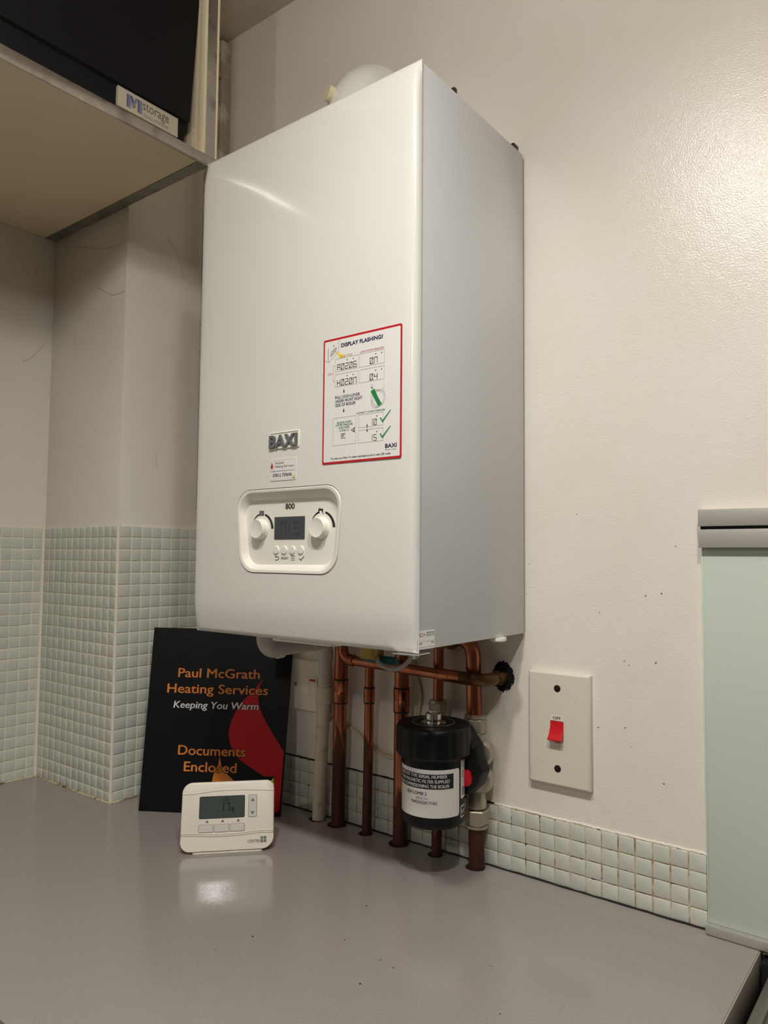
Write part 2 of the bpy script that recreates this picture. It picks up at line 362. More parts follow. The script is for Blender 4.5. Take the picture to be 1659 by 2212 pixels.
# ------------------------------------------------------------------ worktop, units
wt = thing('worktop', 'grey laminate worktop under the boiler', 'worktop', V(-.34, -.3, CT-.04))
ol = [(LX+.002, -.60), (.2950, -.60), (.2950, -.0012), (PX+.0032, -.0012), (PX+.0032, PY-.0032), (LX+.002, PY-.0032)]
b = B(); b.loft([[V(p[0], p[1], z) for p in ol] for z in (CT-.038, CT)]); obj('slab', b, laminate, wt)
b = B(); k = 0
for x, y in ((-.0835, -.2864), (-.1163, -.207), (-.0251, -.2938), (-.014, -.3427), (.1233, -.2972), (-.0054, -.2976), (-.1713, -.3475), (-.1828, -.3923), (-.1009, -.0795), (.0752, -.229)):
    c = o_c = B(); q = random.uniform(.0006, .0012); c.lathe(V(x, y, CT+.0001), (random.uniform(-.4, .4), random.uniform(-.4, .4), 1), [(q*.7, 0), (q, q*.4), (q*.4, q*.8)], 6); obj('dark_speck', c, grime, wt)
obj('edging', B().box(.2950, .2966, -.60, -.012, CT-.038, CT-.0004, .0005), lam_edge, wt)
base = thing('base_unit', 'pale kitchen base unit carrying the worktop, below the picture', 'cabinet', V(-.34, -.28, FL))
b = B(); b.box(LX+.003, .293, -.565, PY-.004, FL+.1, CT-.0385); b.box(LX+.003, .293, -.52, PY-.01, FL+.0005, FL+.1); obj('carcass', b, unit_m, base)
for k in range(3):
    x0 = LX+.006+k*.422; d_ = obj('door', B().box(x0, x0+.418, -.585, -.5655, FL+.11, CT-.045, .002), unit_m, base)
    obj('handle', B().tube([V(x0+.36, -.586, CT-.12), V(x0+.36, -.607, CT-.12), V(x0+.36, -.607, CT-.22), V(x0+.36, -.586, CT-.22)], .005, 10), steel, d_)
ck = thing('cooker', 'grey steel cooker edge past the gap at the right end of the worktop', 'cooker', V(.61, -.3, FL))
obj('body', B().box(.312, .91, -.585, -.022, FL+.0005, CT-.03, .004), black_p, ck)  # coloured black so the gap beside the worktop looks shaded
b = B(); b.box(.3095, .912, -.60, -.022, CT-.030, CT-.006, .004); b.box(.318, .324, -.59, -.03, CT-.007, CT-.003, .0015); b.box(.318, .905, -.036, -.03, CT-.007, CT-.003, .0015); obj('hob_plate', b, steel, ck)
obj('gap_shade_panel', B().box(.298, .912, -.021, WY-.001, CT-.30, CT-.009), dark_m, ck)  # dark strip added to paint the shade behind the worktop's end
obj('oven_door', B().box(.33, .89, -.60, -.586, FL+.15, CT-.16, .004), black_p, ck)
# pale green glass splashback with its aluminium rails
sb = thing('glass_splashback', 'pale green glass splashback at the right edge, behind the cooker', 'splashback', V(.55, 0, CT))
obj('glass_pane', B().box(.2400, .93, -.0045, .0035, -.3185, .123, .0008, 0), glass_b, sb)
obj('glass_edge', B().box(.2387, .2400, -.0045, .0035, -.3185, .123, .0003), glass_e, sb)
obj('bottom_trim', B().box(.2375, .93, -.0125, .0035, -.3292, -.3186, .0008), alu, sb)
rl = thing('aluminium_rail', 'brushed aluminium double rail capping the green glass splashback', 'rail', V(.55, 0, .122))
obj('lower_channel', B().box(.2375, .93, -.0145, .0035, .1232, .1452, .0007), alu, rl)
obj('upper_channel', B().box(.2375, .93, -.0145, .0035, .1490, .1695, .0007), alu, rl)
obj('slot', B().box(.2392, .93, -.0095, .0035, .1453, .1489), dark_m, rl)

# ------------------------------------------------------------------ overhead cabinet and storage box
CB, CF, CY = .7565, -.468, -.2125
cb = thing('overhead_cabinet', 'open cream overhead cabinet with aluminium edging, upper left', 'cabinet', V(-.73, -.9, CB))
obj('bottom_panel', B().box(LX+.001, CF-.0022, -1.75, CY, CB, CB+.008), cream_l, cb)
obj('front_edging', B().box(CF-.002, CF, -1.75, -.1862, CB-.011, CB+.008, .0004), alu_c, cb)
obj('end_panel', B().box(LX+.001, CF-.0145, CY, PY-.0008, CB+.0008, CE-.001), cream_l, cb)
obj('bottom_strip', B().box(LX+.001, CF-.0023, CY+.0002, PY-.0008, CB-.0014, CB+.0007), alu_u, cb)
b = B(); b.box(CF-.014, CF, -.2150, -.2095, CB+.0082, CE-.001, .0008, 0); b.box(CF-.0138, CF-.0012, -.2095, -.1895, CB+.0082, CE-.001, 0, 1); b.box(CF-.014, CF, -.1895, -.1857, CB-.009, CE-.001, .0008, 0)
obj('end_stile', b, [cream_l, alu_c], cb)
obj('back_panel', B().box(LX+.001, LX+.008, -1.75, CY, CB+.008, CE-.001), cream_l, cb)
obj('top_panel', B().box(LX+.008, CF-.001, -1.75, CY, CE-.02, CE-.001), cream_l, cb)
obj('far_panel', B().box(LX+.001, CF-.001, -1.77, -1.75, CB, CE-.001), cream_l, cb)
bx = thing('storage_box', 'black tapered storage box with a name plate inside the open overhead cabinet', 'box', V(-.72, -.45, CB+.0082))
b = B()
zb, zt = CB+.0082, CB+.325
fB = lambda z: ((z-zb)/(zt-zb))
def ring(z, inset=0): k = fB(z); return [V(-.94+inset, -.70-.016*k+inset, z), V(-.490-inset, -.70-.016*k+inset, z), V(-.490-inset, -.2290+.0200*k-inset, z), V(-.94+inset, -.2290+.0200*k-inset, z)]
b.loft([ring(zb, .006), ring(zb+.002, .005), ring(zb+.050, .005), ring(zb+.053, 0), ring(zt, 0)], True, True)
b.loft([ring(zt-.03, -.003), ring(zt-.002, -.003), ring(zt, -.001)], True, True)
obj('tub', b, box_m, bx)
fx = lambda a, b_, c=0: V(-.4952+c, a-.0085, b_-.0083)
b = B(); b.prism(rrect(-.348, -.2385, .7905, .8225, .003), fx, 0, .0035, 0); b.frame(-.348, -.2385, .7905, .8225, .0012, fx, .0036, 1)
b.text('storage', -.304, .8060, .0150, fx, .0038, 2, width=.048, bold=.006); b.text('SOLUTIONS', -.302, .7955, .0042, fx, .0038, 3, width=.045)
for q, mi in ((0, 4), (.0028, 5)):      # the folded M mark
    b.flat([(-.332+q, .797), (-.327+q, .797), (-.327+q, .817), (-.332+q, .817)], fx, .0038+q*.05, mi)
    b.flat([(-.313+q, .797), (-.308+q, .797), (-.308+q, .817), (-.313+q, .817)], fx, .0038+q*.05, mi)
b.flat([(-.327, .817), (-.3225, .817), (-.3165, .803), (-.320, .799)], fx, .0040, 4); b.flat([(-.3125, .817), (-.317, .817), (-.323, .803), (-.320, .799)], fx, .0041, 5)
obj('name_plate', b, [tag_m, grey_l, grey_print, grey_t, M('slate_blue_print', S(86, 88, 120), .5), M('pale_slate_print', S(120, 122, 148), .5)], bx, sharp=0)

# ------------------------------------------------------------------ boiler
BW, BH, BF = .395, .70, -.272
bo = thing('boiler', 'white wall-hung gas boiler with a control panel, centre', 'boiler', V(-BW/2, -.13, 0))
def hround(d, q): return q - math.sqrt(max(q*q-(q-d)**2, 0)) if d < q else 0
def hx(d): t = min(d/.017, 1); return hround(d, .0055) + .0032*(1-t)**2
def hz(d): t = min(d/.05, 1); return hround(d, .0055) + .0075*(1-t)**2*(1+.4*t)
ds = [0, .0004, .0011, .0022, .0036, .0055, .008, .0115, .017]; dz = ds + [.023, .030, .038, .05]
xs = sorted({-BW+d for d in ds} | {-d for d in ds} | {-BW+.017+(BW-.034)*k/16 for k in range(17)})
zs = sorted(set(dz) | {BH-d for d in dz} | {.05+(BH-.1)*k/24 for k in range(25)})
b = B(); n = len(zs); vt = []; fc = []
for x in xs:
    for z in zs:
        c_ = .0016*(1-((x+BW/2)/(BW/2))**2)*(1-((z-BH/2)/(BH/2))**2)     # the slight crown of the pressed panel
        vt.append(V(x, min(BF + hx(min(x+BW, -x)) + hz(min(z, BH-z)), -.2612) - c_*.5, z))
nf = len(vt)
for i in range(len(xs)-1):
    for j in range(n-1): fc.append((i*n+j, i*n+j+1, (i+1)*n+j+1, (i+1)*n+j))
per = [(i, 0) for i in range(len(xs))] + [(len(xs)-1, j) for j in range(1, n)] + [(i, n-1) for i in range(len(xs)-2, -1, -1)] + [(0, j) for j in range(n-2, 0, -1)]
for i, j in per: vt.append(V(xs[i], -.2604, zs[j]))
for k in range(len(per)):
    k2 = (k+1) % len(per); fc.append((per[k][0]*n+per[k][1], per[k2][0]*n+per[k2][1], nf+k2, nf+k))
fc.append([nf+k for k in range(len(per))])
b.add(vt, fc)
fcas = obj('front_casing', b, white, bo, sharp=50)
PANEL = [(-.292, .0855), (-.1155, .0855), (-.1058, .1985), (-.3032, .1985)]
def panel(d, dep): 
    q = roundpoly(PANEL, [.029, .029, .026, .026], 9); cx, cz = -.2045, .142
    return [V(p[0]+(cx-p[0])/abs(cx-p[0]+1e-9)*0 + (cx-p[0])*d/.094, dep, p[1]+(cz-p[1])*d/.057) for p in q]
cut = obj('cut', B().loft([panel(0, -.30), panel(0, -.25)]), white)
md = fcas.modifiers.new('opening', 'BOOLEAN'); md.operation = 'DIFFERENCE'; md.solver = 'EXACT'
bpy.context.view_layer.update()
md.object = cut
dg = bpy.context.evaluated_depsgraph_get(); me2 = bpy.data.meshes.new_from_object(fcas.evaluated_get(dg))
old = fcas.data; fcas.modifiers.clear(); fcas.data = me2; me2.name = 'front_casing'; bpy.data.meshes.remove(old)
bpy.data.objects.remove(cut)
for p in fcas.data.polygons: p.use_smooth = True
fcas.data.set_sharp_from_angle(angle=math.radians(40))

b = B(); b.box(-BW+.0012, -.0012, -.2584, -.0012, .003, BH-.001, .0015, 0)
ch = obj('side_casing', b, white_s, bo)
tag(ch, 'white painted steel side of the casing, greyed for shade')
obj('rear_gap_shade', B().box(-BW+.004, -.0042, -.0015, WY-.0003, .004, BH-.004), dark_m, bo)  # dark backing added as the shade in the gap behind the casing
b = B(); b.box(-.03, -.0004, -.2715, -.2375, -.0022, -.0008, .0004); b.box(-.0304, -.0290, -.25, -.235, -.0008, .003); obj('bottom_bracket', b, zinc, bo)
b = B(); b.lathe(V(-.012, -.2505, -.0022), (0, 0, -1), [(.0045, 0), (.0045, .0025), (.0036, .0032)], 18); hexprof(b, V(-.012, -.2505, -.0050), (0, 0, -1), .0035, 0, .003); obj('bracket_screw', b, zinc, bo)
b = B(); b.loft([[V(p[0], p[1], z) for p in rrect(-.245, -.132, -.258, -.20, .008)] for z in (.003, -.0035)]); obj('bottom_lip', b, plastic, bo)
b = B(); b.lathe(V(-.004, -.071, .003), (0, 0, -1), [(.011, 0), (.011, .004), (.008, .006), (.001, .0066)], 24); obj('bottom_plug', b, plastic, bo)
for yy, q in ((-.0165, .0075), (-.18, .0035)):
    b = B(); b.box(-.012, -.004, yy-q, yy+q, BH-.001, BH+.0085, .001); obj('top_clip', b, screw_d, bo)

# control panel: tray, dials, screen, buttons, print
cp = None
b = B()
flr = roundpoly([(-.2832, .0968), (-.1285, .0985), (-.1215, .1832), (-.2945, .1842)], [.022, .022, .020, .020], 9)
flr = [V(p[0], -.2628, p[1]) for p in flr]
b.loft([panel(.0009, -.2606), panel(.0009, -.2725), panel(.0015, -.2733), panel(.0045, -.2733), panel(.0055, -.2727), flr], False, True)
cp = obj('control_panel', b, plastic, bo, sharp=32)
F2 = front(-.2629)
for x in (-.2605, -.1502):
    b = B(); b.lathe(V(x, -.2628, .1449), (0, -1, 0), [(.0140, 0), (.0140, .002), (.0132, .0028), (.0128, .0095), (.0121, .0103), (.0112, .0100), (.002, .0096)], 44)
    obj('dial', b, plastic, cp)
b = B(); b.prism(rrect(-.2349, -.1792, .1310, .1607, .0006), F2, 0, .0006, 0)
F3 = front(-.2637)
for ch_, uu in (('n', -.223), ('|', -.208), ('5', -.1985)): b.seg7(ch_, uu, .1365, .010, .017, .0016, F3, 0, 1)
obj('display_screen', b, [lcd, lcd_seg], cp, sharp=0)
for x in (-.2306, -.2157, -.2006, -.1854):
    b = B(); b.lathe(V(x, -.2628, .1169), (0, -1, 0), [(.0054, 0), (.0053, .0014), (.0047, .0019), (.001, .0020)], 28); obj('push_button', b, plastic, cp)
b = B()
b.text('800', -.2150, .1708, .0072, F2, 0, 0, width=.0166, bold=.04); obj('number_print', b, black_i, cp, sharp=0)
def arcband(cx, cz, q, t0, t1, a0, a1, mi):
    n = 14
    for i in range(n):
        A0 = math.radians(a0+(a1-a0)*i/n); A1 = math.radians(a0+(a1-a0)*(i+1)/n); w0 = t0+(t1-t0)*i/n; w1 = t0+(t1-t0)*(i+1)/n
        b.flat([(cx+q*math.cos(A0), cz+q*math.sin(A0)), (cx+q*math.cos(A1), cz+q*math.sin(A1)), (cx+(q+w1)*math.cos(A1), cz+(q+w1)*math.sin(A1)), (cx+(q+w0)*math.cos(A0), cz+(q+w0)*math.sin(A0))], F2, 0, mi)
DP = [B(), B()]
for b, cx in zip(DP, (-.2605, -.1502)):
    arcband(cx, .1453, .0188, .0008, .0026, 150, 105, 0); arcband(cx, .1453, .0188, .0026, .0046, 72, 0, 0)
b = DP[0]; b.rect(-.2652, -.2560, .1632, .1698, F2, 0, 1); b.frame(-.2652, -.2560, .1632, .1698, .0006, F2, .0001, 0); obj('dial_print', b, [black_i, grey_print], cp, sharp=0); b = DP[1]
b.rect(-.1560, -.1540, .1632, .1692, F2, 0, 0); b.rect(-.1540, -.1478, .1668, .1692, F2, 0, 0); b.rect(-.1500, -.1478, .1645, .1668, F2, 0, 0); b.rect(-.1555, -.1520, .1700, .1706, F2, 0, 0); b.rect(-.1488, -.1470, .1620, .1638, F2, 0, 1); obj('dial_print', b, [black_i, grey_print], cp, sharp=0); b = B()
b.text('RESET', -.2217, .1045, .0030, F2, 0, 0, width=.0135, bold=.025)
for k in range(3): b.rect(-.2036, -.1966, .1034+.0025*k, .1042+.0025*k, F2, 0, 0)
b.line([(-.1885, .1060), (-.1858, .1034), (-.1800, .1088)], .0011, F2, 0, 0)
b.line([(-.2330, .1035), (-.2285, .1035), (-.2266, .1046), (-.2262, .1062), (-.2272, .1074), (-.2290, .1078), (-.2322, .1078)], .0010, F2, 0, 0); b.flat([(-.2336, .1078), (-.2312, .1064), (-.2312, .1092)], F2, 0, 0)
obj('button_print', b, [black_i, grey_print], cp, sharp=0)

# badge and stickers on the front
FB = front(BF-.0009)
b = B(); b.loft([[FB(*p, hh) for p in rrect(-.2368, -.1812, .2498, .2722, .0018, 4, d)] for d, hh in ((0, -.002), (0, .0010), (.0006, .0016), (.0012, .0016), (.0018, .0008))], True, True, 0)
bd = obj('name_badge', b, plastic, bo)
b = B(); b.text('BAXI', -.2345, .2520, .0160, FB, .0016, 0, width=.0500, bold=.045, ext=.0016); tag(obj('badge_letters', b, steel_badge, bd, sharp=25), 'raised dark grey metal letters')

b = B(); FS = front(BF-.0011)
b.prism(rrect(-.1410, -.0180, .2233, .3810, .0022), FS, -.001, .0002, 1)
b.prism(rrect(-.1386, -.0199, .2259, .3783, .0010), FS, 0, .0003, 0)
W1, W2 = .00045, .0006
b.text('DISPLAY FLASHING?', -.1112, .3680, .0046, FS, W1, 3, width=.0655, bold=.05)
for q in ((-.1209, -.0833, .3380, .3545), (-.0815, -.0431, .3380, .3545), (-.1210, -.0836, .3186, .3348), (-.0812, -.0431, .3186, .3348), (-.1234, -.0860, .2455, .2800), (-.0822, -.0442, .2639, .2798), (-.0822, -.0442, .2454, .2610)):
    b.frame(*q, .00035, FS, W1, 2)
for u0, v0, q, dots in ((-.1177, .3395, 'A0206', 1), (-.0655, .3395, '07', 0), (-.1177, .3197, 'H0207', 1), (-.0655, .3197, '04', 0)):
    u_ = u0
    for k, ch_ in enumerate(q):
        b.seg7('n' if (ch_ == '7') else ch_, u_, v0, .0052, .0078, .0008, FS, W1, 4, slash=(ch_ == '0'))
        if (len(q) == 5 and k in (0, 2)) or (len(q) == 2 and k == 0): b.rect(u_+.0056, u_+.0063, v0, v0+.0007, FS, W1, 4)
        u_ += .0066
    for a_ in (.012, .0215) if len(q) == 5 else (.0045, .0135):
        b.rect(u0+a_+.004, u0+a_+.0053, v0+.0106, v0+.0120, FS, W1, 4)
b.text('ERROR CODE', -.1124, .3554, .0022, FS, W2, 6, width=.019); b.text('LOW SYSTEM PRESSURE', -.0804, .3556, .0021, FS, W1, 5, width=.0358, bold=.025)
b.text('OR', -.1333, .3351, .0030, FS, W1, 5, width=.0068)
b.line([(-.1217, .3463), (-.1241, .3463), (-.1241, .3266), (-.1217, .3266)], .0004, FS, W1, 5); b.line([(-.1262, .3364), (-.1241, .3364)], .0004, FS, W1, 5)
for y_ in (.3147, .2905):
    b.rect(-.1067, -.1055, y_-.0024, y_, FS, W1, 3); b.flat([(-.1075, y_-.0022), (-.1047, y_-.0022), (-.1061, y_-.0055)], FS, W1, 3)
b.line([(-.0618, .3148), (-.0618, .3098)], .0005, FS, W1, 3); b.line([(-.0634, .3115), (-.0618, .3094), (-.0602, .3115)], .0006, FS, W1, 3)
b.text('PULL', -.1202, .3037, .0037, FS, W1, 3, width=.0098, bold=.025); b.text('GREEN', -.1096, .3037, .0037, FS, W1, 8, width=.0138, bold=.025); b.text('LEVER', -.0945, .3037, .0037, FS, W1, 3, width=.0143, bold=.025)
b.text('UNDER FRONT RIGHT', -.1200, .2988, .0037, FS, W1, 3, width=.0433, bold=.025); b.text('SIDE OF BOILER', -.1199, .2939, .0037, FS, W1, 3, width=.0327, bold=.025)
circ = lambda cx, cz, q, a0=0, a1=360, n=22: [(cx+q*math.cos(math.radians(a0+(a1-a0)*i/n)), cz+q*math.sin(math.radians(a0+(a1-a0)*i/n))) for i in range(n+1)]
b.line(circ(-.0525, .2965, .0105), .0004, FS, W1, 9); b.line(circ(-.0525, .2965, .0088), .0003, FS, W1, 9); b.line(circ(-.0560, .2915, .0062, 120, 380), .0003, FS, W1, 9); b.line([(-.0425, .3125), (-.0445, .3078), (-.0480, .3062), (-.0560, .3066)], .0003, FS, W1, 9); b.line([(-.0455, .3060), (-.0424, .3040), (-.0420, .2990)], .0003, FS, W1, 9)
b.flat([(-.0638, .3066), (-.0577, .3090), (-.0525, .2985), (-.0464, .2891), (-.0519, .2871), (-.0560, .2940)], FS, W2, 7); b.line([(-.0535, .2932), (-.0518, .2938), (-.0502, .2906), (-.0519, .2900), (-.0535, .2932)], .0004, FS, W2+.0001, 8)
b.text('CORRECT SYSTEM PRESSURE', -.0854, .2812, .0019, FS, W1, 8, width=.0436, bold=.025)
for t_, u0, v0, w_ in (('RELEASE WHEN', -.1166, .2724, .0228), ('SYSTEM PRESSURE', -.1190, .2692, .0277), ('IS BETWEEN', -.1137, .2658, .0173), ('1.0 AND 1.5', -.1127, .2624, .0154)): b.text(t_, u0, v0, .0024, FS, W1, 8, width=w_, bold=.025)
b.flat([(-.0942, .2628), (-.0877, .2660), (-.0884, .2625), (-.0877, .2592)], FS, W1, 4); b.flat([(-.0925, .2628), (-.0893, .2643), (-.0897, .2612)], FS, W2, 0)
for k, w_ in enumerate((.0074, .0058, .0044, .0032)): b.rect(-.1100, -.1100+w_, .2590-.0018*k, .2597-.0018*k, FS, W1, 4)
b.text('bar', -.1058, .2532, .0020, FS, W1, 4, width=.0042)
for v0, q in ((.2650, '10'), (.2464, '15')):
    b.seg7('|' , -.0611, v0, .0030, .0080, .0007, FS, W1, 4); b.seg7(q[1], -.0588, v0, .0048, .0076, .0007, FS, W1, 4, slash=q[1] == '0'); b.rect(-.0545, -.0530, v0+.0100, v0+.0112, FS, W1, 4)
for dz_ in (0, -.0188): b.flat([(-.0494, .2727+dz_), (-.0476, .2733+dz_), (-.0456, .2695+dz_), (-.0338, .2808+dz_), (-.0328, .2806+dz_), (-.0452, .2668+dz_)], FS, W2, 7)
b.line([(-.0685, .2655), (-.0685, .2597)], .0006, FS, W2, 3); b.flat([(-.0697, .2650), (-.0673, .2650), (-.0685, .2676)], FS, W2, 3); b.flat([(-.0697, .2602), (-.0673, .2602), (-.0685, .2576)], FS, W2, 3)
b.text('BAXI', -.0409, .2365, .0046, FS, W1, 3, width=.0165, bold=.04); b.text('Make it easy', -.0411, .2333, .0019, FS, W1, 9, width=.0165)
b.text('To view our How To video visit baxi.co.uk or scan QR code.', -.1264, .2285, .0025, FS, W1, 4, width=.0936, bold=.025)
b.line([(-.1385, .3553), (-.1325, .3519), (-.1153, .3635), (-.1150, .3780)], .0004, FS, W1, 2); b.line([(-.1325, .3519), (-.1325, .3700)], .0004, FS, W1, 2); b.line([(-.1163, .3650), (-.1163, .3785)], .0003, FS, W1, 2); b.line([(-.1332, .3690), (-.1332, .3540)], .0003, FS, W1, 4)
b.line([(-.1285, .3592), (-.1200, .3645), (-.1195, .3690), (-.1280, .3645), (-.1285, .3592)], .0006, FS, W1, 4); b.line([(-.1272, .3622), (-.1250, .3632), (-.1245, .3650), (-.1222, .3648), (-.1212, .3668)], .0005, FS, W1, 4); b.flat([(-.1252, .3702), (-.1224, .3720), (-.1220, .3732), (-.1248, .3714)], FS, W1, 4)
b.flat([(-.1192, .3625), (-.1176, .3634), (-.1042, .3550), (-.1130, .3547)], FS, W1, 10)
obj('instruction_sticker', b, [paper, red_p, grey_l, navy, black_i, redl, amber_p, green_p, greend, grey_t, yellow_p], bo, sharp=0)

b = B(); b.prism(rrect(-.2348, -.1866, .2080, .2370, .0022), FS, -.001, .0003, 0); b.frame(-.2330, -.1884, .2098, .2352, .0001, FS, W1, 3)
b.flat([(-.2312, .2335), (-.2305, .2310), (-.2296, .2290), (-.2285, .2262), (-.2290, .2245), (-.2310, .2240), (-.2330, .2246), (-.2334, .2264), (-.2325, .2290)], FS, W1, 1); b.flat([(-.2290, .2275), (-.2282, .2258), (-.2284, .2244), (-.2300, .2238), (-.2306, .2252)], FS, W2, 5)
b.text('McGrath', -.2254, .2298, .0030, FS, W1, 2, width=.0166); b.text('Heating Services', -.2254, .2252, .0030, FS, W1, 2, width=.0330); b.text('LTD', -.1918, .2252, .0018, FS, W1, 3, width=.003)
b.text('info@mcgrathheatingservices.co.uk', -.2331, .2199, .0018, FS, W1, 4, width=.0434); b.text('07812 739696', -.2290, .2129, .0042, FS, W1, 2, width=.0350, bold=.03)
b.flat([(-.1935, .2095), (-.1882, .2100), (-.1885, .2160), (-.1905, .2125)], FS, W1, 6); b.flat([(-.1930, .2098), (-.1890, .2102), (-.1900, .2116)], FS, W2, 7)
obj('installer_sticker', b, [paper, red_p, navy, grey_t, grey_print, amber_p, yellow_p, green_p], bo, sharp=0)
fxs = lambda a, b_, c=0: V(-.0010+c, a, b_)
b = B(); b.prism(rrect(-.2640, -.2280, .0042, .0245, .0012), fxs, -.0002, .0002, 0)
b.text('MC1+', -.2626, .0182, .0044, fxs, .0003, 1, width=.0150, bold=.01); b.line([(-.2452, .0228), (-.2290, .0228)], .0003, fxs, .0003, 1); b.text('CENTRAL HEATING', -.2452, .0212, .0014, fxs, .0003, 1, width=.0162); b.text('PROTECTOR', -.2452, .0183, .0022, fxs, .0003, 1, width=.0162)
b.text('DATE', -.2626, .0126, .0016, fxs, .0003, 1, width=.0045); b.line([(-.2575, .0126), (-.2290, .0126)], .0002, fxs, .0003, 1); b.text('INSTALLER', -.2626, .0098, .0016, fxs, .0003, 1, width=.0090, bold=.02); b.text('ADEY', -.2352, .0098, .0016, fxs, .0003, 1, width=.0062, bold=.02); b.line([(-.2626, .0062), (-.2290, .0062)], .0003, fxs, .0003, 1)
obj('protector_sticker', b, [paper, black_i], bo, sharp=0)

# flue elbow on top of the boiler
fl = thing('flue_elbow', 'white flue elbow with a cream test plug on top of the boiler', 'flue', V(-.2, -.13, BH))
FX, FY = -.207, -.130
b = B(); b.tube([V(FX, FY, BH), V(FX, FY, BH+.058)] + arc(V(FX, FY+.055, BH+.058), (0, -1, 0), (0, 0, 1), .055, 0, PI/2, 12)[1:] + [V(FX, WY-.001, BH+.113)], .051, 40)
b.lathe(V(FX, FY, BH-.0005), (0, 0, 1), [(.066, 0), (.066, .012), (.058, .016), (.053, .017)], 40); obj('elbow', b, white, fl)
b = B(); dpl = Vector((-.36, -.92, .16)).normalized(); b.lathe(V(FX, FY, BH+.080)+dpl*.046, dpl, [(.0115, 0), (.0115, .0075), (.0100, .009), (.006, .0085), (.002, .0095)], 24)
tag(obj('test_plug', b, M('cream_plug', S(224, 212, 176), .4), fl), 'round cream plug')

# ------------------------------------------------------------------ pipes below the boiler
def pipe_holes():
    for x, q in ((-.3735, .0150), (-.331, .0160), (-.270, .0118), (-.204, .0163), (-.137, .0118), (-.068, .0148)):
        b = B(); b.flat([(x+q*math.cos(2*PI*k/20)*random.uniform(.92, 1.05)-.002, -.019+q*math.sin(2*PI*k/20)*random.uniform(.9, 1)) for k in range(20)], lambda a, c, d=0: V(a, c, CT+.0004+d)); obj('pipe_hole', b, dark_m, wt, sharp=0)  # flat dark disc painting the shade of the cut-out
pipe_holes()
PYP = -.018
def band(b, p, rad, h, mi): b.lathe(p, (0, 0, 1), [(rad-.0012, -h), (rad, -h*.5), (rad, h*.5), (rad-.0012, h)], 28, mi)
def riser(label, x0, x1, rad, zt, top, coup, group=None, tail=None):
    t = thing('copper_pipe', label, 'pipe', V(x0, PYP, CT), group)
    P_ = lambda z: V(x0+(x1-x0)*(z-CT)/(-CT), PYP, z)
    mt = copper('copper_%d' % (abs(x0)*1000), zt)
    b = B(); pts = [P_(CT), P_(-.20), P_(-.10)] + ([P_(top)] if not tail else tail(P_)); b.tube(pts, rad, 28); obj('pipe', b, mt, t)
    if coup:
        z0, z1 = coup; b = B(); R1 = rad+.0014
        b.lathe(P_(z1), (0, 0, 1), [(rad, -.0005), (R1, .0006), (R1, (z0-z1)*.48), (R1-.0004, (z0-z1)*.5), (R1, (z0-z1)*.52), (R1, z0-z1-.0006), (rad, z0-z1+.0005)], 28); cpl = obj('coupler', b, mt, t)
        for zz in (z0+.0006, z1-.0006): b = B(); band(b, P_(zz), rad+.0012, .0016, 0); obj('solder_ring', b, flux, cpl)
    return t
riser('thick copper pipe nearest the white waste pipe', -.331, -.3265, .0112, -.185, .003, (-.0946, -.131))
riser('thin copper pipe second from the left, between two thick ones', -.270, -.2655, .0076, -.178, .003, (-.101, -.1238))
riser('thick copper pipe just left of the black filter', -.204, -.2025, .0112, -.245, .003, (-.0945, -.1292))
p4 = riser('thin copper pipe passing behind the black filter', -.137, -.134, .0076, -.26, -.004, None)
b = B(); hexprof(b, V(-.1356, PYP, -.1205), (0, 0, 1), .0142, 0, .0135, 0, .3); b.lathe(V(-.1356, PYP, -.1075), (0, 0, 1), [(.0128, 0), (.0128, .0035), (.0092, .0042)], 28); b.lathe(V(-.1362, PYP, -.150), (0, 0, 1), [(.0115, 0), (.0115, .029)], 24); obj('compression_nut', b, nickel, p4)
b = B(); b.tube([V(-.149, PYP-.008, -.011), V(-.101, PYP-.008, -.011)], [.0132, .0132], 24); b.tube([V(-.110, PYP-.008, -.011), V(-.104, PYP-.008, -.011)], [.0155, .0155], 24); b.tube([V(-.1335, PYP, -.026), V(-.1335, PYP, -.012)], .0105, 24); obj('brass_tap', b, brass, p4)
def bend(P_): return [P_(-.06), P_(-.034)] + arc(V(P_(-.034).x-.024, PYP, -.034), (1, 0, 0), (0, 0, 1), .024, 0, PI/2, 10)[1:] + [V(-.106, PYP, -.010)]
p5 = riser('thick copper pipe on the right, joined to the black filter', -.068, -.0752, .0112, -.232, 0, None, tail=bend)
# valve with its nuts on the right-hand pipe
vx = lambda z: -.0695+.0012*(-.18-z)/.06
b = B(); c5 = lambda z: V(vx(z), PYP-.002, z)
b.lathe(V(-.0688, PYP-.001, -.2465), (0, 0, 1), [(.0132, 0), (.0148, .001), (.0148, .012), (.0135, .014), (.0135, .085), (.0145, .088), (.0145, .1035), (.013, .1045)], 30)
for zc in (-.168, -.205):
    b.lathe(V(-.0605, -.0205, zc), (.35, -.9, 0), [(.004, -.014), (.015, -.013), (.0185, -.008), (.0195, 0), (.0185, .008), (.015, .012), (.004, .013)], 26)
vb = obj('valve_body', b, nickel, p5)
for z0, q in ((-.2685, .0176), (-.1418, .0168)):
    b = B(); hexprof(b, V(vx(z0+.01), PYP-.001, z0), (0, 0, 1), q, 0, .0205, 0, .5)
    b.lathe(V(vx(z0), PYP-.001, z0-(.0055 if z0 < -.2 else -.0205)), (0, 0, 1), [(.0125, 0), (.0158, .001), (.0158, .0045), (.0125, .0055)], 28); obj('compression_nut', b, nickel, p5)

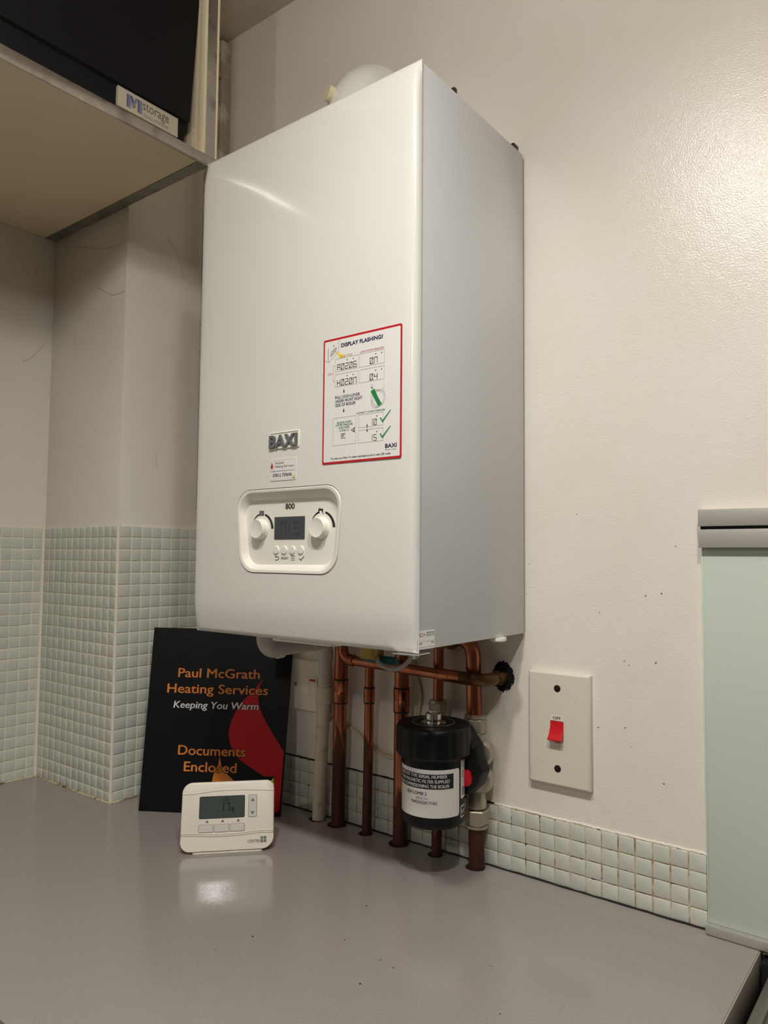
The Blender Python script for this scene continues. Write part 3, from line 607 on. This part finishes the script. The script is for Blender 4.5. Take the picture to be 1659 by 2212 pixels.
# crossing pipe that goes into the wall
hp = thing('copper_pipe', 'horizontal copper pipe crossing the others and entering a hole in the wall', 'pipe', V(-.17, -.045, -.06))
HY = -.045; mt = copper('copper_cross', -.4); H = lambda x: V(x, HY, -.0555-.0065*(x+.296)/.235)
b = B(); b.tube([H(-.284), H(-.18), H(-.077)], .0076, 24); obj('pipe', b, mt, hp)
b = B(); b.tube([V(-.3005, HY, .0022), V(-.3005, HY, -.040)] + arc(V(-.2855, HY, -.040), (-1, 0, 0), (0, 0, -1), .015, 0, PI/2, 8)[1:] + [H(-.283)], .0086, 24); b.lathe(H(-.2865), (1, 0, -.02), [(.0086, 0), (.0094, .001), (.0094, .009), (.0086, .010)], 24); obj('elbow', b, mt, hp)
b = B(); b.lathe(H(-.118), (1, 0, -.028), [(.0078, 0), (.0090, .0008), (.0090, .021), (.0086, .0215), (.0090, .022), (.0090, .041), (.0078, .042)], 24); obj('coupler', b, mt, hp)
b = B(); a0 = H(-.0785); b.tube([a0, H(-.066)] + arc(V(-.060, HY+.020, a0.z-Z0-.0006), (0, -1, 0), (1, 0, 0), .020, 0, PI/2, 8)[1:] + [V(-.0398, -.006, -.0625), V(-.0385, WY-.0005, -.0625)], [.0090, .0092] + [.0088]*8 + [.0094, .0096], 24)
b.lathe(V(-.0392, -.016, -.0624), (.05, 1, 0), [(.0092, 0), (.0105, .001), (.0105, .012), (.0092, .013)], 24); tag(obj('wall_elbow', b, bronze, hp), 'tarnished brown elbow')
b = B(); kk = 26; b.flat([(-.0375+(.0165+random.uniform(-.002, .0025))*math.cos(2*PI*k/kk)*.98, -.0615+(.0205+random.uniform(-.002, .0025))*math.sin(2*PI*k/kk)) for k in range(kk)], front(WY-.0006)); hole = obj('ragged_hole', b, dark_m, hp, sharp=0)  # flat dark patch in place of the hole's inner shade
b = B()
for k in range(30):
    a_ = random.uniform(0, 2*PI); q = random.uniform(.0008, .0022); rr_ = random.uniform(.92, 1.04)
    b.lathe(V(-.0375+.0165*rr_*math.cos(a_), WY-.0006, -.0615+.0205*rr_*math.sin(a_)), (random.uniform(-1, 1), -1, random.uniform(-1, 1)), [(q*.5, -q*.6), (q, 0), (q*.4, q*.6)], 5)
obj('hole_rubble', b, grime, hp)

# white waste pipe
wp = thing('waste_pipe', 'white plastic condensate waste pipe with elbows, left of the copper pipes', 'pipe', V(-.3735, PYP, CT))
Wx = lambda z: V(-.3735+.0115*(z-CT)/.29, PYP, z)
obj('lower_pipe', B().tube([Wx(CT), Wx(-.137)], .0110, 26), pvc_o, wp)
b = B(); b.lathe(Wx(-.1385), (.04, 0, 1), [(.0112, 0), (.0136, .0008), (.0136, .0275), (.0125, .0285), (.0105, .0285)], 28); obj('coupling', b, pvc_o, wp)
obj('upper_pipe', B().tube([Wx(-.112), Wx(-.055)], .0107, 26), pvc, wp)
E0 = V(-.379, -.142, -.041)
b = B(); top = Wx(-.060); hd = (V(-.3625, -.018, -.036)-E0).normalized()
b.tube([Wx(-.066), Wx(-.052)] + arc(V(-.3630, -.034, -.052), (0, 1, 0), (0, 0, 1), .016, 0, PI/2, 8)[1:] + [V(-.3650, -.048, -.0362)], .0128, 26); obj('rear_elbow', b, pvc, wp)
obj('cross_pipe', B().tube([V(-.3640, -.040, -.0364), E0+hd*.012], .0107, 26), pvc, wp)
b = B(); b.tube([V(-.379, -.142, .002), V(-.379, -.142, -.020)] + [V(-.379, -.142, -.020) + Vector((0, 0, -1))*(.020*math.sin(PI/2*k/8)) + hd*(.020*(1-math.cos(PI/2*k/8))) for k in range(1, 9)] + [E0+hd*.034], .0132, 26)
b.lathe(V(-.379, -.142, -.017), (0, 0, 1), [(.0132, 0), (.0142, .001), (.0142, .016), (.0132, .017)], 26); b.lathe(E0+hd*.022, hd, [(.0132, 0), (.0142, .001), (.0142, .011), (.0132, .012)], 26); obj('front_elbow', b, pvc, wp)

# filling valve, cables, connection unit
fv = thing('filling_valve', 'brass filling valve with a teal lever under the front of the boiler', 'valve', V(-.18, -.12, -.03))
b = B(); b.box(-.1945, -.1665, -.132, -.110, -.0365, -.0150, .002); b.box(-.2020, -.1560, -.126, -.116, -.0150, .003, .001); b.lathe(V(-.1800, -.121, -.0160), (0, 0, 1), [(.010, 0), (.010, .019)], 20); obj('body', b, brass, fv)
b = B(); b.tube([V(-.2010, -.113, -.036), V(-.17, -.113, -.0380), V(-.1450, -.113, -.0375), V(-.1410, -.113, -.037)], [.0058, .006, .006, .004], 18); obj('lever', b, teal, fv)
def smooth(pts, k=8):
    out = []; pts = [Vector(p) for p in pts]; q = [pts[0]*2-pts[1]] + pts + [pts[-1]*2-pts[-2]]
    for i in range(1, len(q)-2):
        for j in range(k):
            t = j/k; out.append(.5*((2*q[i])+(q[i+1]-q[i-1])*t+(2*q[i-1]-5*q[i]+4*q[i+1]-q[i+2])*t*t+(3*q[i]-q[i-1]-3*q[i+1]+q[i+2])*t**3))
    return out + [pts[-1]]
o = obj('cable', B().tube(smooth([V(-.174, -.124, .002), V(-.168, -.124, -.036), V(-.152, -.124, -.0455), V(-.132, -.124, -.0455), V(-.114, -.124, -.034), V(-.104, -.122, -.016), V(-.100, -.12, .003)]), .0032, 12), cable_g); tag(o, 'grey cable looping below the front of the boiler', 'cable')
o = obj('cable', B().tube(smooth([V(-.398, .001, -.158), V(-.372, -.001, -.1665), V(-.3285, -.0005, -.1735), V(-.3083, -.0005, -.1795), V(-.2786, -.0005, -.1975), V(-.25, -.0005, -.2070), V(-.2268, -.0005, -.2060), V(-.198, -.0005, -.178), V(-.1844, -.0005, -.1365), V(-.180, -.0005, -.1035), V(-.1874, -.002, -.0744), V(-.196, -.004, -.035), V(-.20, -.006, .004)]), .0028, 12), cable_m); tag(o, 'cream cable drooping along the wall behind the copper pipes', 'cable')
sp = thing('connection_unit', 'white square fused connection unit on the wall behind the waste pipe', 'socket', V(-.414, 0, -.159))
FW = front(WY)
def plate(u0, u1, v0, v1, t, rr): return B().loft([[FW(*p, hh) for p in rrect(u0, u1, v0, v1, rr, 4, d)] for d, hh in ((0, 0), (0, t-.0015), (.0004, t-.0005), (.0016, t))])
obj('plate', plate(-.4570, -.3710, -.1590, -.0730, .009, .003), plastic_w, sp)
for x in (-.4450, -.3830):
    b = B(); b.lathe(V(x, WY-.0088, -.1162), (0, -1, 0), [(.0030, 0), (.0030, .0004), (.0006, .0001)], 16); obj('screw', b, screw_d, sp)
obj('fuse_holder', B().box(-.4340, -.4120, WY-.0098, WY-.008, -.1330, -.1010, .0006), plastic_w, sp)
obj('rocker', B().box(-.4090, -.3920, WY-.0110, WY-.008, -.1330, -.1010, .001), plastic_w, sp)
tag(obj('marker', B().box(-.4090, -.3960, WY-.0116, WY-.0108, -.1070, -.1035, .0003), red_p, sp), 'red marker')

# ------------------------------------------------------------------ magnetic filter
AX, AY = -.098, -.085
mf = thing('magnetic_filter', 'black cylindrical magnetic filter with a white serial label, below the boiler', 'filter', V(AX, AY, -.255))
b = B(); b.lathe(V(AX, AY, -.2545), (0, 0, 1), [(.030, 0), (.038, .0012), (.0420, .0045), (.0432, .009), (.0432, .096)], 56); body = obj('canister', b, black_p, mf)
b = B()
def caploop(q, z, ribs=0): return [V(AX+(q-(ribs if (k % 8) in (0, 1) else 0))*math.cos(2*PI*k/96), AY+(q-(ribs if (k % 8) in (0, 1) else 0))*math.sin(2*PI*k/96), z) for k in range(96)]
b.loft([caploop(.0440, -.1640), caploop(.0475, -.1630), caploop(.0520, -.1580, .0010), caploop(.0520, -.1265, .0012), caploop(.0508, -.1222, .0005), caploop(.0490, -.1206), caploop(.0310, -.1200), caploop(.0300, -.1190), caploop(.022, -.1190), caploop(.0215, -.1202), caploop(.004, -.1202)])
obj('cap', b, black_p, mf)
b = B(); b.tube([V(AX+.0292*math.cos(2*PI*k/48), AY+.0292*math.sin(2*PI*k/48), -.1191) for k in range(49)], .0005, 6); obj('cap_ring', b, M('silver_ring', S(150, 150, 150), .4, .6), mf)
b = B(); b.lathe(V(AX, AY, -.1203), (0, 0, 1), [(.018, 0), (.018, .0010), (.0105, .0014), (.0105, .0040), (.0098, .0043), (.0098, .0052), (.0114, .0056), (.0110, .0128), (.0095, .0138), (.0085, .0122), (.002, .0120)], 36); obj('bleed_plug', b, chrome, mf)
CA = math.atan2(-.953-AY, .4864-AX)      # the side that faces the room
def cyl(q): return lambda a, z, c=0: V(AX+(q+c)*math.cos(CA+a/.0432), AY+(q+c)*math.sin(CA+a/.0432), z)
FC = cyl(.0433)
def curved(b, u0, u1, v0, v1, w_, mi, n=28, rr=0):
    for i in range(n):
        a0, a1 = u0+(u1-u0)*i/n, u0+(u1-u0)*(i+1)/n
        ins = lambda a: max(0, rr-math.sqrt(max(rr*rr-max(0, rr-min(a-u0, u1-a))**2, 0))) if rr else 0
        b.flat([(a0, v0+ins(a0)), (a1, v0+ins(a1)), (a1, v1-ins(a1)), (a0, v1-ins(a0))], FC, w_, mi)
dg_ = lambda d: math.radians(d)*.0432
b = B(); curved(b, dg_(-112), dg_(53), -.2360, -.1735, .0002, 0, 60, .003)
curved(b, dg_(-104), dg_(38), -.1985, -.1790, .0004, 1, 44)
for t_, v0, e0, w_ in (('PLEASE FIX THIS SERIAL NUMBER', -.1842, 25, .0790), ('TO THE MAGNETIC FILTER SUPPLIED', -.1905, 30, .0840), ('WHEN COMMISSIONING THE BOILER', -.1968, 29, .0830)): b.text(t_, dg_(e0), v0, .0042, FC, .0007, 2, width=w_, bold=.02, align='RIGHT')
b.text('824 COMBI 2', dg_(-52), -.2068, .0042, FC, .0006, 3, width=dg_(40), bold=.012); b.text('SERIAL No.', dg_(-32), -.2122, .0030, FC, .0006, 4, width=dg_(23)); b.text('TNF233520171AC', dg_(-43), -.2182, .0038, FC, .0006, 3, width=dg_(50), bold=.015)
tag(obj('serial_label', b, [paper, black_i, white_p, black_i, grey_t], mf, sharp=0), 'white curved label with black print')
b = B(); curved(b, dg_(58), dg_(78), -.2160, -.1600, .0002, 0, 8, .001)
for k in range(7): curved(b, dg_(62), dg_(70), -.1790-.0030*k*.5-.0004, -.1790-.0030*k*.5, .0004, 1, 3)
for k in range(9): curved(b, dg_(62), dg_(72), -.2010-.0013*k-.0006, -.2010-.0013*k, .0004, 1, 3)
b.text('ADEY', dg_(62), -.1672, .0022, FC, .0004, 1, width=dg_(11))
obj('barcode_label', b, [paper, black_i], mf, sharp=0)
b = B(); curved(b, dg_(58), dg_(76), -.2410, -.2250, .0002, 0, 8, .001); curved(b, dg_(60), dg_(74), -.2392, -.2268, .0004, 1, 6); b.text('KIT', dg_(61), -.2355, .0048, FC, .0006, 2, width=dg_(12), bold=.03)
obj('maker_label', b, [paper, black_i, white_p], mf, sharp=0)
outl = [(-.100, -.128), (-.064, -.126), (-.056, -.1365), (-.0445, -.1500), (-.0425, -.1660), (-.0340, -.1830), (-.0425, -.2030), (-.0560, -.2165), (-.078, -.2215), (-.100, -.21)]
rp = roundpoly(outl, [.002, .006, .010, .008, .008, .006, .009, .010, .010, .002], 4)
mid = (-.075, -.175); sh = lambda d: [(p[0]+(mid[0]-p[0])*d, p[1]+(mid[1]-p[1])*d) for p in rp]
FK = front(-.040)
b = B(); b.loft([[FK(*p, hh) for p in sh(d)] for d, hh in ((.10, -.004), (0, 0), (0, .018), (.03, .022), (.12, .0245))]); obj('manifold', b, black_p, mf)
b = B(); b.loft([[FK(*p, hh) for p in [(-.0555+q*math.cos(2*PI*k/24), -.1925+1.45*q*math.sin(2*PI*k/24)) for k in range(24)]] for q, hh in ((.0075, .020), (.0078, .0275), (.0068, .030), (.003, .031))]); tag(obj('red_button', b, switch_r, mf), 'red oval button')

# ------------------------------------------------------------------ red rocker switch on the wall
sw = thing('isolator_switch', 'tall cream wall switch plate with a red rocker, right of the boiler', 'switch', V(.0515, 0, -.198))
obj('plate', B().loft([[FW(*p, hh) for p in rrect(.0072, .0962, -.1972, -.0460, .0015, 3, d)] for d, hh in ((0, 0), (0, .0085), (.0026, .0108))]), switch_m, sw)
b = B(); FP = front(WY-.0108); b.frame(.0396, .0604, -.1432, -.1002, .0014, FP, .0005, 0); b.rect(.0396, .0604, -.1104, -.1002, FP, .0003, 1); b.rect(.0396, .0604, -.1432, -.1362, FP, .0003, 1); b.rect(.0398, .0602, -.1362, -.1104, FP, .0002, 3)
b.text('OFF', .0442, -.1086, .0038, FP, .0006, 2, width=.0112, bold=.02); b.text('ON', .0462, -.1402, .0038, FP, .0006, 4, width=.0078, bold=.02)
obj('legend', b, [switch_m, M('pale_insert', S(224, 220, 208), .4), black_i, dark_m, red_p], sw, sharp=0)
b = B(); prof = [(-.1108, -.001), (-.1108, .0005), (-.1160, .0008), (-.1225, .0024), (-.1290, .0062), (-.1338, .0105), (-.1352, .0100), (-.1352, -.001)]
b.loft([[FP(x, z, q) for z, q in prof] for x in (.0404, .0596)]); tag(obj('rocker', b, switch_r, sw, sharp=50), 'red rocker')
for z in (-.0672, -.1738):
    b = B(); b.lathe(V(.0505, WY-.0105, z), (0, -1, 0), [(.0048, 0), (.0048, .0006), (.0042, .0009), (.0005, .0006)], 22); s_ = obj('screw', b, screw_d, sw)
    b = B(); b.line([(.0475, z-.002), (.0535, z+.002)], .001, FP, .0014, 0); obj('slot', b, flux, s_, sharp=0)

# ------------------------------------------------------------------ document folder leaning in the corner
az = math.radians(32.44); th = math.radians(8.8); e = Vector((math.cos(az), math.sin(az), 0)); nr = Vector((e.y, -e.x, 0)); upv = Vector((0, 0, math.cos(th)))-nr*math.sin(th); N3 = e.cross(upv)
FD = facing(V(-.6391, -.1846, CT+.0004), e, upv, N3)
df = thing('document_folder', 'black document folder with a red flame leaning in the corner under the boiler', 'folder', FD(.123, 0, -.002))
oq = [(0, 0), (.2474, 0), (.2562, .3100), (0, .3115)]
obj('back_cover', B().prism(oq, FD, -.0045, -.0035), fold_m, df)
obj('paper_sheets', B().prism([(.004, .003), (.240, .003), (.247, .305), (.004, .306)], FD, -.0034, -.0014), paper, df)
b = B(); b.prism(oq, FD, -.0013, 0, 0)
D1, D2, D3 = .0003, .0005, .0007
def spl(pts, k=6): return [(q.x, q.y) for q in smooth([Vector((p[0], p[1], 0)) for p in pts], k)]
b.flat(spl([(.2045, .2253), (.1895, .2060), (.1706, .1864), (.1579, .1650), (.1504, .1421), (.1506, .1251), (.1567, .1085), (.1709, .0903), (.2161, .0636)], 5) + [(.2348, .0636), (.2348, .001), (.2372, .0034), (.2455, .0109), (.2483, .1049)] + spl([(.2483, .1049), (.2214, .1423), (.2037, .1720), (.1984, .1928), (.1986, .2063), (.2045, .2253)], 5)[1:-1], FD, D1, 1)
b.flat(spl([(.1368, .0938), (.1340, .0780), (.1279, .0648), (.1262, .0500), (.1290, .030)], 5) + spl([(.175, .030), (.1660, .0520), (.1508, .0656), (.1409, .0782), (.1368, .0938)], 5)[:-1], FD, D1, 2)
b.flat([(.2225, .0500), (.2330, .0625), (.2345, .0500), (.2280, .0420)], FD, D1, 4)
for t_, u0, v0, hh, w_, mi in (('Paul McGrath', .0516, .2252, .0158, .147, 2), ('Heating Services', .0339, .1981, .0158, .181, 2), ('Keeping You Warm', .0475, .1726, .0118, .152, 3), ('Documents', .0622, .0943, .0160, .119, 2), ('Enclosed', .0746, .0674, .0160, .0925, 2)):
    b.text(t_, u0, v0, hh, FD, D2, 0, width=w_, bold=.075, shear=.12 if mi == 3 else 0); b.text(t_, u0, v0, hh, FD, D3, mi, width=w_, bold=.028, shear=.12 if mi == 3 else 0)
obj('front_cover', b, [fold_m, flame_p, orange_p, white_p, yellow_p], df, sharp=0)

# ------------------------------------------------------------------ room thermostat on its stand
az = .8247; th = .286; e = Vector((math.cos(az), math.sin(az), 0)); nr = Vector((e.y, -e.x, 0)); upv = Vector((0, 0, math.cos(th)))-nr*math.sin(th); N3 = e.cross(upv)
FT = facing(V(-.4276, -.2582, -.326), e, upv, N3); TW, TH = .1365, .0962
ts = thing('room_thermostat', 'white digital room thermostat on a small stand on the worktop', 'thermostat', Vector(FT(TW/2, 0, 0)) - Vector((0, 0, .004)))
RR = [.014, .017, .012, .015]
b = B(); b.loft([[FT(*p, hh) for p in rrect(.006, TW-.006, .014, TH-.006, .010, 7, 0)] for hh in (-.020,)] + [[FT(*p, hh) for p in rrect(0, TW, .0, TH, RR, 7, d)] for d, hh in ((.002, -.008), (.0004, -.0065), (0, -.004), (.0002, -.0018), (.0010, -.0006), (.0024, 0))], True, True)
case = obj('case', b, plastic_w, ts)
wave = [(.0006, .0214), (.0209, .0206), (.0410, .0190), (.0616, .0186), (.0909, .0193), (.1155, .0213), (.1359, .0208)]
wv = spl(wave, 4)
b = B(); low = [p for p in rrect(.0002, TW-.0002, .0002, TH, RR, 7) if p[1] < .018]
low = [p for p in low if p[0] < TW/2][::-1]+[p for p in low if p[0] >= TW/2][::-1] if False else low
left = sorted([p for p in low if p[0] < TW/2], key=lambda p: p[1], reverse=True); right = sorted([p for p in low if p[0] >= TW/2], key=lambda p: p[1])
poly = left + right + wv[::-1]
b.loft([[FT(p[0]+(TW/2-p[0])*d, p[1]+(.012-p[1])*d, hh) for p in poly] for d, hh in ((.002, -.003), (.001, .0001), (.006, .0008))]); flap = obj('flap', b, plastic_w, ts)
b = B(); b.line([(p[0], p[1]+.0008) for p in wv], .0006, FT, .0002, 0); obj('flap_seam', b, grey_print, flap, sharp=0)
b = B(); rw = [(.0012, .0802), (.0191, .0803), (.0446, .0830), (.0693, .0838), (.10, .0830), (.1352, .0813)]; ws = smooth([FT(p[0], p[1], .0001) for p in rw], 5); b.tube(ws, .0009, 8); obj('ridge', b, plastic_w, ts)
b = B(); b.tube(smooth([FT(p[0], p[1]+.0042, .0001) for p in wave], 5), .0008, 8); obj('ridge', b, plastic_w, ts)
b = B(); b.prism(rrect(.0258, .0928, .0446, .0758, .0022), FT, -.0005, .0003, 2); b.prism(rrect(.0264, .0922, .0452, .0752, .0018), FT, 0, .0005, 0)
T1 = .0008
b.seg7('1', .0586, .0535, .0036, .0128, .0016, FT, T1, 1); b.seg7('7', .0650, .0535, .0057, .0128, .0017, FT, T1, 1); b.seg7('5', .0733, .0535, .0040, .0056, .0011, FT, T1, 1); b.rect(.0785, .0792, .0588, .0595, FT, T1, 1)
for k, q in enumerate('122|'): b.seg7(q, .0584+.0034*k-(.001 if k == 0 else 0), .0682, .0027, .0048, .0005, FT, T1, 1)
obj('display_screen', b, [lcd_t, lcd_ts, black_p], ts, sharp=0)
def key(name, u0, u1, v0, v1, sharp=38):
    b = B(); b.prism(rrect(u0-.0005, u1+.0005, v0-.0005, v1+.0005, .0015, 4), FT, -.0005, .0001, 1)
    b.loft([[FT(*p, hh) for p in rrect(u0, u1, v0, v1, .0013, 4, d)] for d, hh in ((0, 0), (0, .0005), (.0005, .0009))], False, True, 0); return b
rk = obj('rocker_key', key('k', .0985, .1103, .0446, .0755), [btn_g, grey_print], ts)
b = B(); tri = lambda cu, cv, s_, d: [(cu-s_, cv-d*s_*.6), (cu+s_, cv-d*s_*.6), (cu, cv+d*s_*.9)]
b.flat(tri(.1043, .0685, .0030, 1), FT, .0011, 0); b.flat(tri(.1043, .0506, .0030, -1), FT, .0011, 0); obj('arrow_print', b, grey_print, rk, sharp=0)
for u0 in (.0262, .0491, .0720): obj('push_button', key('k', u0, u0+.0208, .0258, .0360), [btn_g, grey_print], ts)
for cu in (.0379, .0607, .0835): obj('arrow_print', B().flat(tri(cu, .0406, .0026, 1), FT, .0002, 0), grey_print, ts, sharp=0)
b = B(); b.text('CENTER', .0980, .0089, .0042, FT, .0010, 0, width=.0178, bold=.025)
for a_ in (0, .0048):
    for c_ in (0, .0045): b.rect(.1167+a_, .1208+a_, .0086+c_, .0126+c_, FT, .0010, 1)
obj('maker_mark', b, [grey_print, M('mid_grey_print', S(120, 118, 114), .5)], ts, sharp=0)
FG = facing(V(-.4276, -.2582, CT), e, Vector((-e.y, e.x, 0)), Vector((0, 0, 1)))
b = B(); b.loft([[FG(*p, hh) for p in rrect(.018, .120, 0, .052, .004, 4, d)] for d, hh in ((0, .0003), (0, .0022), (.0006, .0028))])
obj('stand_base', b, plastic_w, ts)
b = B(); b.loft([[FG(.030, a_, hh) for a_, hh in ((.046, .0026), (.049, .0026), (.033, .055), (.030, .055))], [FG(.108, a_, hh) for a_, hh in ((.046, .0026), (.049, .0026), (.033, .055), (.030, .055))]]); obj('stand_prop', b, plastic_w, ts)
